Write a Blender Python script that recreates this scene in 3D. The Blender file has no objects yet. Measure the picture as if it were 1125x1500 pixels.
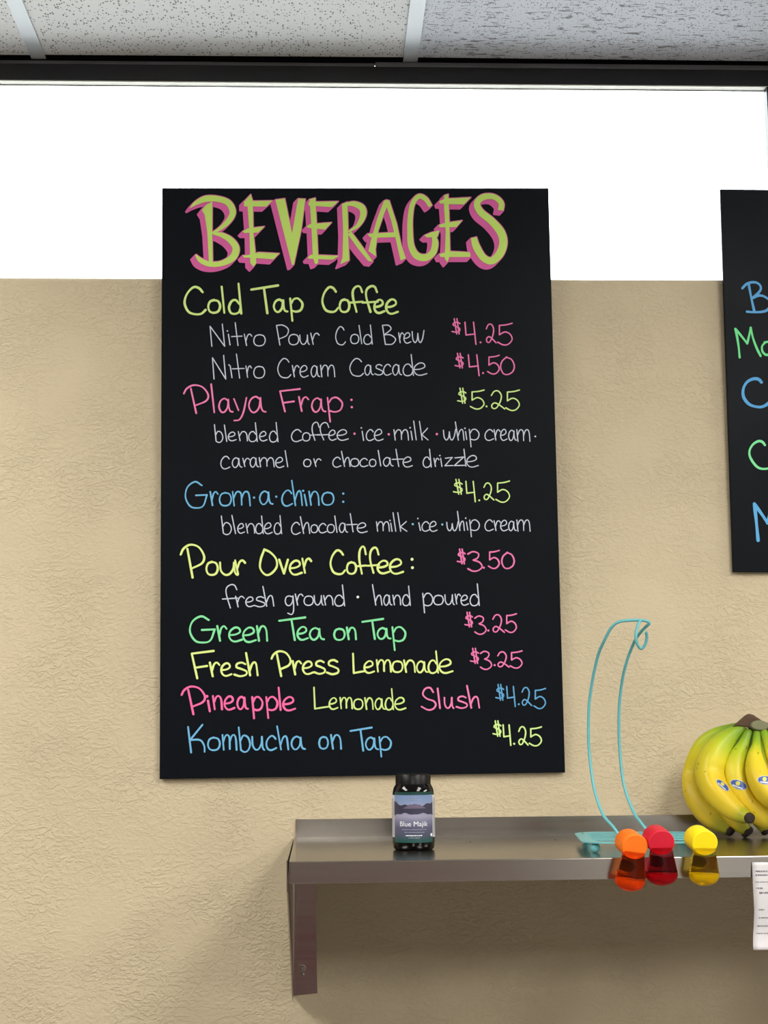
import bpy, bmesh, math, random
import numpy as np
from mathutils import Vector, Matrix
from mathutils.geometry import tessellate_polygon
from mathutils.bvhtree import BVHTree

random.seed(7)
S = bpy.context.scene
C = S.collection

# ------------------------------------------------------------------ camera
F_PX, PITCH, YAW, ROLL, DIST = 2200.0, 0.14035, 0.04185, -0.0093954, 2.2889
EYE = np.array([0.0, -DIST, 1.55])
FW = np.array([math.sin(YAW)*math.cos(PITCH), math.cos(YAW)*math.cos(PITCH), math.sin(PITCH)])
_r = np.array([math.cos(YAW), -math.sin(YAW), 0.0])
_u = np.array([-math.sin(YAW)*math.sin(PITCH), -math.cos(YAW)*math.sin(PITCH), math.cos(PITCH)])
RT = math.cos(ROLL)*_r + math.sin(ROLL)*_u
UP = -math.sin(ROLL)*_r + math.cos(ROLL)*_u
cam_data = bpy.data.cameras.new('camera')
cam_data.sensor_fit = 'VERTICAL'
cam_data.sensor_height = 36.0
cam_data.sensor_width = 27.0
cam_data.lens = F_PX/1500*36.0
cam_data.clip_start = 0.05
cam = bpy.data.objects.new('camera', cam_data)
C.objects.link(cam)
M = Matrix.Identity(4)
for i in range(3):
    M[i][0], M[i][1], M[i][2], M[i][3] = RT[i], UP[i], -FW[i], EYE[i]
cam.matrix_world = M
S.camera = cam

# ------------------------------------------------------------------ sky (overcast daylight outside the window)
world = bpy.data.worlds.new('World')
S.world = world
world.use_nodes = True
bg = world.node_tree.nodes['Background']
bg.inputs['Color'].default_value = (0.93, 0.97, 1.0, 1)
bg.inputs['Strength'].default_value = 5.0

# ------------------------------------------------------------------ exposure
S.view_settings.view_transform = 'Standard'
S.view_settings.look = 'None'
S.view_settings.exposure = 0.85
S.view_settings.gamma = 1.0
S.view_settings.use_curve_mapping = False

# ------------------------------------------------------------------ ceiling lamps: (x, y, watts); built further down into troffers
CEIL_Z = 2.635
GX0, GY0, TILE = 0.149, 0.0615, 0.6096
TROFFERS = [(1, -3, 20), (-3, -2, 25), (4, -2, 31), (-1, -6, 30), (3, -6, 30)]
LAMP_WORDS = ['fluorescent ceiling panel above and right of the viewer', 'fluorescent ceiling panel near the window, off to the left',
              'fluorescent ceiling panel near the window, off to the right', 'fluorescent ceiling panel at the rear left of the room',
              'fluorescent ceiling panel at the rear right of the room']
LAMP_COLOR = (1.0, 0.965, 0.90)

# ------------------------------------------------------------------ helpers
def ray(x, y):
    d = FW*F_PX + RT*(x-562.5) - UP*(y-750.0)
    return d/np.linalg.norm(d)
def on_plane(x, y, p0, n):
    d = ray(x, y); t = np.dot(np.array(p0)-EYE, n)/np.dot(d, n)
    return EYE + d*t
def at(x, y, Y): return on_plane(x, y, (0, Y, 0), np.array([0, 1.0, 0]))
def atz(x, y, Z): return on_plane(x, y, (0, 0, Z), np.array([0, 0, 1.0]))

def lin(c):
    return tuple((v/255/12.92 if v/255 <= .04045 else ((v/255+.055)/1.055)**2.4) for v in c) + (1,)
def mat(name, rgb, rough=.6, metal=0, spec=.5, trans=0, ior=1.45, coat=0, aniso=0):
    m = bpy.data.materials.new(name); m.use_nodes = True
    b = m.node_tree.nodes['Principled BSDF']
    b.inputs['Base Color'].default_value = lin(rgb)
    b.inputs['Roughness'].default_value = rough
    b.inputs['Metallic'].default_value = metal
    b.inputs['Specular IOR Level'].default_value = spec
    b.inputs['Transmission Weight'].default_value = trans
    b.inputs['IOR'].default_value = ior
    b.inputs['Coat Weight'].default_value = coat
    b.inputs['Anisotropic'].default_value = aniso
    return m
def N(m, t, **kw):
    n = m.node_tree.nodes.new(t)
    for k, v in kw.items():
        if k in n.inputs: n.inputs[k].default_value = v
        else: setattr(n, k, v)
    return n
def L(m, a, ao, b, bi): m.node_tree.links.new(a.outputs[ao], b.inputs[bi])
def bsdf(m): return m.node_tree.nodes['Principled BSDF']
def ramp(m, stops, interp='LINEAR'):
    n = m.node_tree.nodes.new('ShaderNodeValToRGB'); n.color_ramp.interpolation = interp
    e = n.color_ramp.elements
    while len(e) < len(stops): e.new(.5)
    for k, (p, c) in enumerate(stops):
        e[k].position = p
        e[k].color = c if isinstance(c, tuple) else (c, c, c, 1)
    return n

def link(o, parent=None):
    C.objects.link(o)
    if parent is not None: o.parent = parent
    return o
def tag(o, label=None, cat=None, group=None, kind=None):
    if label: o['label'] = label
    if cat: o['category'] = cat
    if group: o['group'] = group
    if kind: o['kind'] = kind
    return o
def empty(name, loc, label, cat, group=None):
    o = bpy.data.objects.new(name, None); C.objects.link(o); o.location = loc
    o.empty_display_size = .05
    return tag(o, label, cat, group)
class MB:
    """collects world-space geometry, builds ONE mesh object"""
    def __init__(s): s.v = []; s.f = []; s.uv = None
    def add(s, vs, fs):
        n = len(s.v); s.v += [tuple(float(q) for q in p) for p in vs]; s.f += [tuple(i+n for i in f) for f in fs]
    def box(s, lo, hi):
        (a, b, c), (d, e, f) = lo, hi
        s.add([(a,b,c),(d,b,c),(d,e,c),(a,e,c),(a,b,f),(d,b,f),(d,e,f),(a,e,f)],
              [(0,3,2,1),(4,5,6,7),(0,1,5,4),(1,2,6,5),(2,3,7,6),(3,0,4,7)])
    def prism(s, poly, vec):
        n = len(poly); a = [np.array(p, float) for p in poly]; v = np.array(vec, float)
        s.add(a+[p+v for p in a], [tuple(range(n))[::-1], tuple(range(n, 2*n))]+[(i, (i+1) % n, n+(i+1) % n, n+i) for i in range(n)])
    def tube(s, pts, rad, seg=12, cap=True):
        pts = [np.array(p, float) for p in pts]; n = len(pts)
        rr = rad if hasattr(rad, '__len__') else [rad]*n
        t0 = pts[1]-pts[0]; t0 /= np.linalg.norm(t0)
        ref = np.array([0, 0, 1.0]) if abs(t0[2]) < .9 else np.array([1.0, 0, 0])
        nrm = np.cross(t0, ref); nrm /= np.linalg.norm(nrm); rings = []
        for i in range(n):
            t = pts[min(i+1, n-1)]-pts[max(i-1, 0)]; t /= np.linalg.norm(t)
            nrm = nrm-t*np.dot(nrm, t); nrm /= np.linalg.norm(nrm); b = np.cross(t, nrm)
            rings.append([pts[i]+rr[i]*(math.cos(2*math.pi*k/seg)*nrm+math.sin(2*math.pi*k/seg)*b) for k in range(seg)])
        vs = [p for r_ in rings for p in r_]
        fs = [(i*seg+k, i*seg+(k+1) % seg, (i+1)*seg+(k+1) % seg, (i+1)*seg+k) for i in range(n-1) for k in range(seg)]
        if cap: fs += [tuple(range(seg))[::-1], tuple(range((n-1)*seg, n*seg))]
        s.add(vs, fs)
    def lathe(s, prof, centre, seg=48, axis=None, ellipse=(1, 1)):
        """prof: [(r, h)] along axis"""
        c = np.array(centre, float); ax = np.array(axis if axis is not None else (0, 0, 1.0), float); ax /= np.linalg.norm(ax)
        ref = np.array([1.0, 0, 0]) if abs(ax[0]) < .9 else np.array([0, 1.0, 0])
        u = ref-ax*np.dot(ref, ax); u /= np.linalg.norm(u); v = np.cross(ax, u)
        vs = []; fs = []
        for r_, h in prof:
            for k in range(seg):
                a = 2*math.pi*k/seg
                vs.append(c+ax*h+u*(r_*math.cos(a)*ellipse[0])+v*(r_*math.sin(a)*ellipse[1]))
        for i in range(len(prof)-1):
            for k in range(seg):
                fs.append((i*seg+k, i*seg+(k+1) % seg, (i+1)*seg+(k+1) % seg, (i+1)*seg+k))
        if prof[0][0] > 1e-5: fs.append(tuple(range(seg))[::-1])
        if prof[-1][0] > 1e-5: fs.append(tuple(range((len(prof)-1)*seg, len(prof)*seg)))
        s.add(vs, fs)
    def build(s, name, m, parent=None, smooth=False, bevel=0, angle=40, subsurf=0):
        o0 = np.array(parent.matrix_world.translation) if parent is not None and parent.type == 'EMPTY' else np.zeros(3)
        if parent is not None:
            q = parent; o0 = np.zeros(3)
            while q is not None: o0 = o0+np.array(q.location); q = q.parent
        me = bpy.data.meshes.new(name)
        me.from_pydata([tuple(np.array(p)-o0) for p in s.v], [], s.f); me.validate(); me.update()
        if s.uv is not None and len(s.uv) == len(s.v):
            uvl = me.uv_layers.new(name='UVMap')
            for lp in me.loops: uvl.data[lp.index].uv = s.uv[lp.vertex_index]
        me.materials.append(m)
        o = bpy.data.objects.new(name, me); link(o, parent)
        if bevel:
            b = o.modifiers.new('bevel', 'BEVEL'); b.width = bevel; b.segments = 2; b.limit_method = 'ANGLE'
            b.harden_normals = False
        if subsurf:
            b = o.modifiers.new('sub', 'SUBSURF'); b.levels = subsurf; b.render_levels = subsurf
        if smooth: me.shade_smooth() if not angle else (me.shade_smooth(), me.set_sharp_from_angle(angle=math.radians(angle)))
        return o
def catmull(P, step):
    P = [np.array(p, float) for p in P]
    if len(P) == 2:
        n = max(2, int(np.linalg.norm(P[1]-P[0])/step/3)+1)
        return [P[0]+(P[1]-P[0])*k/(n-1) for k in range(n)]
    Q = [2*P[0]-P[1]]+P+[2*P[-1]-P[-2]]; out = []
    for i in range(1, len(Q)-2):
        a, b, c, d = Q[i-1:i+3]; n = max(2, int(np.linalg.norm(c[:2]-b[:2])/step)+1)
        for k in range(n):
            t = k/n
            out.append(.5*((2*b)+(c-a)*t+(2*a-5*b+4*c-d)*t*t+(3*b-a-3*c+d)*t**3))
    out.append(P[-1]); return out

# ------------------------------------------------------------------ materials of the room
def wall_material():
    m = mat('painted_knockdown_plaster', (226, 207, 172), .62, spec=.3)
    tc = N(m, 'ShaderNodeTexCoord')
    mp = N(m, 'ShaderNodeMapping'); mp.inputs['Scale'].default_value = (1.0, 1.0, 1.5); L(m, tc, 'Object', mp, 0)
    n0 = N(m, 'ShaderNodeTexNoise', Scale=30.0, Detail=3.0); L(m, mp, 0, n0, 0)
    mix = N(m, 'ShaderNodeVectorMath', operation='MULTIPLY_ADD'); mix.inputs[1].default_value = (.03, .03, .03)
    L(m, n0, 'Color', mix, 0); L(m, mp, 0, mix, 2)
    n1 = N(m, 'ShaderNodeTexNoise', Scale=125.0, Detail=4.0, Roughness=.55); L(m, mix, 0, n1, 0)
    r1 = ramp(m, [(.46, 0.0), (.55, .75), (.62, 1.0)]); L(m, n1, 0, r1, 0)
    n2 = N(m, 'ShaderNodeTexNoise', Scale=9.0, Detail=2.0); L(m, tc, 'Object', n2, 0)
    r2 = ramp(m, [(.35, .25), (.62, 1.0)]); L(m, n2, 0, r2, 0)
    mu = N(m, 'ShaderNodeMath', operation='MULTIPLY'); L(m, r1, 0, mu, 0); L(m, r2, 0, mu, 1)
    n3 = N(m, 'ShaderNodeTexNoise', Scale=300.0, Detail=2.0); L(m, tc, 'Object', n3, 0)
    ma = N(m, 'ShaderNodeMath', operation='MULTIPLY_ADD'); ma.inputs[1].default_value = .22; L(m, n3, 0, ma, 0); L(m, mu, 0, ma, 2)
    bp = N(m, 'ShaderNodeBump', Strength=.65, Distance=.0013); L(m, ma, 0, bp, 'Height'); L(m, bp, 0, bsdf(m), 'Normal')
    n4 = N(m, 'ShaderNodeTexNoise', Scale=5.0, Detail=3.0); L(m, tc, 'Object', n4, 0)
    c = ramp(m, [(.3, lin((193, 179, 151))), (.7, lin((201, 187, 158)))]); L(m, n4, 0, c, 0); L(m, c, 0, bsdf(m), 'Base Color')
    return m
def tile_material(fissured):
    m = mat('fissured_ceiling_tile' if fissured else 'pinhole_ceiling_tile', (225, 224, 224), .9, spec=.1)
    tc = N(m, 'ShaderNodeTexCoord')
    v = N(m, 'ShaderNodeTexVoronoi', Scale=255.0 if not fissured else 330.0, Randomness=1.0)
    mp = N(m, 'ShaderNodeMapping'); mp.inputs['Scale'].default_value = (1.0, .6, 1.0); L(m, tc, 'Object', mp, 0); L(m, mp, 0, v, 0)
    sep = N(m, 'ShaderNodeSeparateColor'); L(m, v, 'Color', sep, 0)
    thr = N(m, 'ShaderNodeMath', operation='MULTIPLY'); thr.inputs[1].default_value = .43 if not fissured else .40; L(m, sep, 0, thr, 0)
    le = N(m, 'ShaderNodeMath', operation='LESS_THAN'); L(m, v, 'Distance', le, 0); L(m, thr, 0, le, 1)
    hole = le
    if fissured:
        mp2 = N(m, 'ShaderNodeMapping'); mp2.inputs['Scale'].default_value = (48.0, 190.0, 40.0); mp2.inputs['Rotation'].default_value = (0, 0, .05); L(m, tc, 'Object', mp2, 0)
        v2 = N(m, 'ShaderNodeTexNoise', Scale=1.0, Detail=2.5, Roughness=.5, Distortion=.6); L(m, mp2, 0, v2, 0)
        g = N(m, 'ShaderNodeMath', operation='GREATER_THAN'); g.inputs[1].default_value = .615; L(m, v2, 0, g, 0)
        hole = N(m, 'ShaderNodeMath', operation='MAXIMUM'); L(m, le, 0, hole, 0); L(m, g, 0, hole, 1)
    mx = N(m, 'ShaderNodeMixRGB'); mx.inputs[1].default_value = lin((214, 213, 213) if not fissured else (200, 202, 210)); mx.inputs[2].default_value = lin((128, 126, 128))
    L(m, hole, 0, mx, 0); L(m, mx, 0, bsdf(m), 'Base Color')
    inv = N(m, 'ShaderNodeMath', operation='SUBTRACT'); inv.inputs[0].default_value = 1.0; L(m, hole, 0, inv, 1)
    nf = N(m, 'ShaderNodeTexNoise', Scale=400.0, Detail=2.0); L(m, tc, 'Object', nf, 0)
    ad = N(m, 'ShaderNodeMath', operation='MULTIPLY_ADD'); ad.inputs[1].default_value = .5; L(m, nf, 0, ad, 0); L(m, inv, 0, ad, 2)
    bp = N(m, 'ShaderNodeBump', Strength=.6, Distance=.002); L(m, ad, 0, bp, 'Height'); L(m, bp, 0, bsdf(m), 'Normal')
    return m
WALL = wall_material()
TILE_A, TILE_B = tile_material(False), tile_material(True)
GRID_M = mat('white_enamelled_tee', (182, 186, 192), .5)
DARKFRAME = mat('dark_bronze_aluminium', (34, 34, 38), .4, spec=.4)
DARKTOP = mat('grey_frame_edge', (118, 118, 122), .5)  # lighter grey: the head bevel's reflection is put into the colour
BLACK = mat('black_void', (14, 14, 16), .9, spec=.1)
GASKET = mat('off_white_outer_head', (222, 219, 208), .6)
FLOOR_M = mat('pale_grey_floor_tile', (104, 99, 94), .5)
REAR_M = mat('grey_rear_wall_paint', (128, 124, 118), .7)
MAROON = mat('maroon_reflector', (110, 30, 50), .6)  # for the added rear panel mirrored in the steel
def steel():
    m = mat('brushed_stainless_steel', (168, 163, 157), .2, metal=1)
    tc = N(m, 'ShaderNodeTexCoord'); mp = N(m, 'ShaderNodeMapping'); mp.inputs['Scale'].default_value = (3, 160, 160); L(m, tc, 'Object', mp, 0)
    n = N(m, 'ShaderNodeTexNoise', Scale=1.0, Detail=3.0); L(m, mp, 0, n, 0)
    r1 = ramp(m, [(.3, .19), (.7, .24)]); L(m, n, 0, r1, 0)
    L(m, r1, 0, bsdf(m), 'Roughness')
    return m
STEEL = steel()
GLASS = bpy.data.materials.new('window_glass'); GLASS.use_nodes = True
_nt = GLASS.node_tree; _nt.nodes.remove(_nt.nodes['Principled BSDF'])
_t = _nt.nodes.new('ShaderNodeBsdfTransparent'); _g = _nt.nodes.new('ShaderNodeBsdfGlossy'); _g.inputs['Roughness'].default_value = .02
_fz = _nt.nodes.new('ShaderNodeFresnel'); _fz.inputs['IOR'].default_value = 1.45; _mx = _nt.nodes.new('ShaderNodeMixShader')
_t.inputs['Color'].default_value = (.97, .99, .98, 1)
_nt.links.new(_fz.outputs[0], _mx.inputs[0]); _nt.links.new(_t.outputs[0], _mx.inputs[1]); _nt.links.new(_g.outputs[0], _mx.inputs[2])
_nt.links.new(_mx.outputs[0], _nt.nodes['Material Output'].inputs[0])

def struct(name, mb, m, parent=None, **kw):
    o = mb.build(name, m, parent, **kw)
    if parent is None: o['kind'] = 'structure'
    return o

# ------------------------------------------------------------------ the room
X0, X1, Y0R = -3.2, 4.0, -5.6
WALLY = .009                                             # face of the half wall
SILL = 2.2485
mb = MB(); mb.box((X0, WALLY, 0), (X1, .12, SILL)); struct('wall_front', mb, WALL, bevel=.006)
mb = MB(); mb.box((X0-.1, Y0R, 0), (X0, .12, 2.75)); struct('wall_left', mb, REAR_M)
mb = MB(); mb.box((X1, Y0R, 0), (X1+.1, .12, 2.75)); struct('wall_right', mb, REAR_M)
mb = MB(); mb.box((X0-.1, Y0R-.1, 0), (X1+.1, Y0R, 2.75)); rear = struct('wall_rear', mb, REAR_M)
mb = MB(); mb.box((X0, Y0R, .0), (1.2, Y0R+.02, .72)); mb.build('maroon_reflect_panel', MAROON, rear)  # unseen panel added so the bracket steel has maroon to reflect
mb = MB(); mb.box((1.2, Y0R, .0), (3.9, Y0R+.03, 2.1)); mb.build('white_reflect_panel', mat('white_reflector', (225, 225, 225), .5), rear)  # unseen white panel added to brighten reflections in the shelf lip
mb = MB(); mb.box((X0-.1, Y0R-.1, -.1), (X1+.1, .12, 0)); struct('floor', mb, FLOOR_M)
mb = MB(); mb.box((X0-.1, Y0R-.1, CEIL_Z+.06), (X1+.1, .12, CEIL_Z+.12)); ceil = struct('ceiling', mb, BLACK)

# ceiling grid: white tees, lay-in tiles, troffers
tmesh = {}
def tile(i, j, m):
    if id(m) not in tmesh:
        b = bmesh.new(); bmesh.ops.create_cube(b, size=1.0)
        bmesh.ops.scale(b, vec=(TILE-.012, TILE-.012, .015), verts=b.verts)
        me = bpy.data.meshes.new('ceiling_tile'); b.to_mesh(me); b.free(); me.materials.append(m); tmesh[id(m)] = me
    o = bpy.data.objects.new('ceiling_tile', tmesh[id(m)]); link(o, ceil)
    o.location = (GX0+(i+.5)*TILE, GY0-(j+.5)*TILE, CEIL_Z+.0095)
    return o
troff = {}
for (i, j, w) in TROFFERS: troff[(i, j)] = w; troff[(i, j-1)] = 0   # each 2 x 4 ft
TK = {(i, -j-1) for (i, j) in troff}
I0, I1, J1 = -5, 6, 9
fiss = {(0, 0), (2, 3), (-2, 1), (3, 5), (1, 7), (-4, 4)}
for i in range(I0, I1):
    for j in range(0, J1):
        if (i, -j-1) in troff or (i, j) in {(a, -b-1) for (a, b) in troff}: continue
        t = tile(i, j, TILE_B if (i, j) in fiss or (i > 0 and j == 0) else TILE_A)
        if i in (-1, 0) and j == 0:
            t.rotation_euler = (0, math.radians(-.12 if i == -1 else .1), 0); t.location.z += .0014
for i in range(I0, I1+1):
    x = GX0+i*TILE; mb = MB(); mb.box((x-.012, GY0-J1*TILE, CEIL_Z), (x+.012, GY0+(.004 if i in (0, -1) else 0), CEIL_Z+.0012))
    mb.box((x-.001, GY0-J1*TILE, CEIL_Z+.0012), (x+.001, GY0, CEIL_Z+.04)); mb.build('grid_tee', GRID_M, ceil)
for j in range(1, J1):
    y = GY0-j*TILE
    mb = MB()
    for i in range(I0, I1):
        mb.box((GX0+i*TILE+.012, y-.012, CEIL_Z+.0001), (GX0+(i+1)*TILE-.012, y+.012, CEIL_Z+.0011))
    mb.build('cross_tee', GRID_M, ceil)
LAMP_M = bpy.data.materials.new('lamp_diffuser'); LAMP_M.use_nodes = True
_b = bsdf(LAMP_M); _b.inputs['Emission Color'].default_value = LAMP_COLOR+(1,); _b.inputs['Emission Strength'].default_value = 2.0
for li_, (i, j, w) in enumerate(TROFFERS):
    cx, cy = GX0+(i+.5)*TILE, GY0+j*TILE
    e = empty('ceiling_light', (cx, cy, CEIL_Z), LAMP_WORDS[li_], 'light', 'fluorescent panels in the ceiling')
    mb = MB(); mb.box((cx-.28, cy-.585, CEIL_Z+.008), (cx+.28, cy+.585, CEIL_Z+.012)); mb.build('diffuser', LAMP_M, e)
    mb = MB()
    for a, b_, c_, d_ in ((-.3, .3, -.6, -.585), (-.3, .3, .585, .6), (-.3, -.28, -.6, .6), (.28, .3, -.6, .6)):
        mb.box((cx+a, cy+c_, CEIL_Z+.004), (cx+b_, cy+d_, CEIL_Z+.014))
    mb.build('frame', GRID_M, e)
    ld = bpy.data.lights.new('fluorescent_lamp', 'AREA'); ld.shape = 'RECTANGLE'; ld.size = .56; ld.size_y = 1.17
    ld.energy = w; ld.color = LAMP_COLOR
    lo = bpy.data.objects.new('fluorescent_lamp', ld); link(lo, e); lo.location = (0, 0, .003)

# clerestory window above the half wall
WY = .06
win = bpy.data.objects.new('window_1', None); C.objects.link(win); win.location = (0, WY, SILL); win['kind'] = 'structure'
XR = 0.7418
mb = MB(); mb.box((X0, WY, 2.5962), (X1, WY+.014, 2.6245)); mb.build('head_frame', DARKFRAME, win)
xs = at(549, 93, WY)[0]
mb = MB(); mb.prism([(X0, WY, 2.6245), (X0, WY+.004, 2.6318), (X0, WY+.014, 2.6318), (X0, WY+.014, 2.6245)], (xs-X0, 0, 0)); mb.build('head_flashing', DARKTOP, win)
mb = MB(); mb.prism([(xs+.001, WY-.002, 2.6240), (xs+.001, WY+.002, 2.6330), (xs+.001, WY+.014, 2.6330), (xs+.001, WY+.014, 2.6240)], (X1-xs, 0, 0)); mb.build('head_flashing', DARKTOP, win)
mb = MB(); mb.box((X0, WY+.006, 2.6325), (X1, WY+.014, 2.70)); mb.build('dark_gap_strip', BLACK, win)  # black strip standing in for the shaded gap between ceiling and head
mb = MB(); mb.box((X0, WY+.0005, 2.5945), (X1, WY+.0150, 2.5962)); mb.build('glazing_bead', GASKET, win)
mb = MB(); mb.box((X0, WY+.0150, 2.5932), (X1, WY+.0165, 2.5962)); mb.build('gasket', DARKTOP, win)
mb = MB(); mb.box((X0, WY, SILL), (X1, WY+.05, SILL+.004)); mb.build('sill_frame', DARKTOP, win)
for x in (XR, XR+1.7, XR-1.62*1.0-.2, XR-3.5):
    mb = MB(); mb.box((x, WY-.002, SILL), (x+.045, WY+.016, 2.5945)); mb.build('mullion', DARKFRAME, win)
mb = MB(); mb.box((X0, WY+.018, SILL+.002), (X1, WY+.023, 2.60)); mb.build('pane', GLASS, win)

# ------------------------------------------------------------------ menu boards
BX, BZ, BR, BL = -0.24345, 1.55-0.0782078, 0.0054633, 0.017032
BW, BH, BT = .6096, .9144, .006
def board_frame(bx, bz, br, bl):
    o = np.array([bx, 0.0, bz])
    ex = np.array([math.cos(br), 0, math.sin(br)])
    ez = np.array([-math.sin(br), -bl, math.cos(br)]); ez /= np.linalg.norm(ez)
    n = np.cross(ex, ez); n /= np.linalg.norm(n)        # points to -y (towards the room)
    if n[1] > 0: n = -n
    return o, ex, ez, n
BOARD_M = mat('matte_black_chalkboard', (13, 17, 23), .42, spec=.08)
_n = N(BOARD_M, 'ShaderNodeTexNoise', Scale=6.0, Detail=4.0); _tc = N(BOARD_M, 'ShaderNodeTexCoord'); L(BOARD_M, _tc, 'Object', _n, 0)
_r1 = ramp(BOARD_M, [(.3, .38), (.7, .48)]); L(BOARD_M, _n, 0, _r1, 0); L(BOARD_M, _r1, 0, bsdf(BOARD_M), 'Roughness')
EDGE_M = mat('board_edge', (60, 58, 58), .7)
def board(fr, w, h, label):
    o, ex, ez, n = fr
    e = empty('menu_board', tuple(o), label, 'menu board', 'black chalk menu boards')
    mb = MB(); c = [o, o+ex*w, o+ex*w+ez*h, o+ez*h]
    mb.prism([tuple(p) for p in c], -n*BT)
    p = mb.build('panel', BOARD_M, e, bevel=.0008)
    # wooden standoff cleats on the back hold it off the wall
    for s_, q in ((.15, .35), (.65, .85)):
        for hh in (.1, .52):
            a = o+ex*w*s_+ez*h*hh-n*BT; b_ = o+ex*w*q+ez*h*hh-n*BT; t = ez*.02
            dy = lambda P: np.array([P[0], WALLY-.0003, P[2]])
            mb = MB(); mb.add([a, b_, b_+t, a+t, dy(a), dy(b_), dy(b_+t), dy(a+t)], [(0, 1, 2, 3), (7, 6, 5, 4), (0, 4, 5, 1), (1, 5, 6, 2), (2, 6, 7, 3), (3, 7, 4, 0)])
            mb.build('cleat', EDGE_M, e)
    return e

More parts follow.
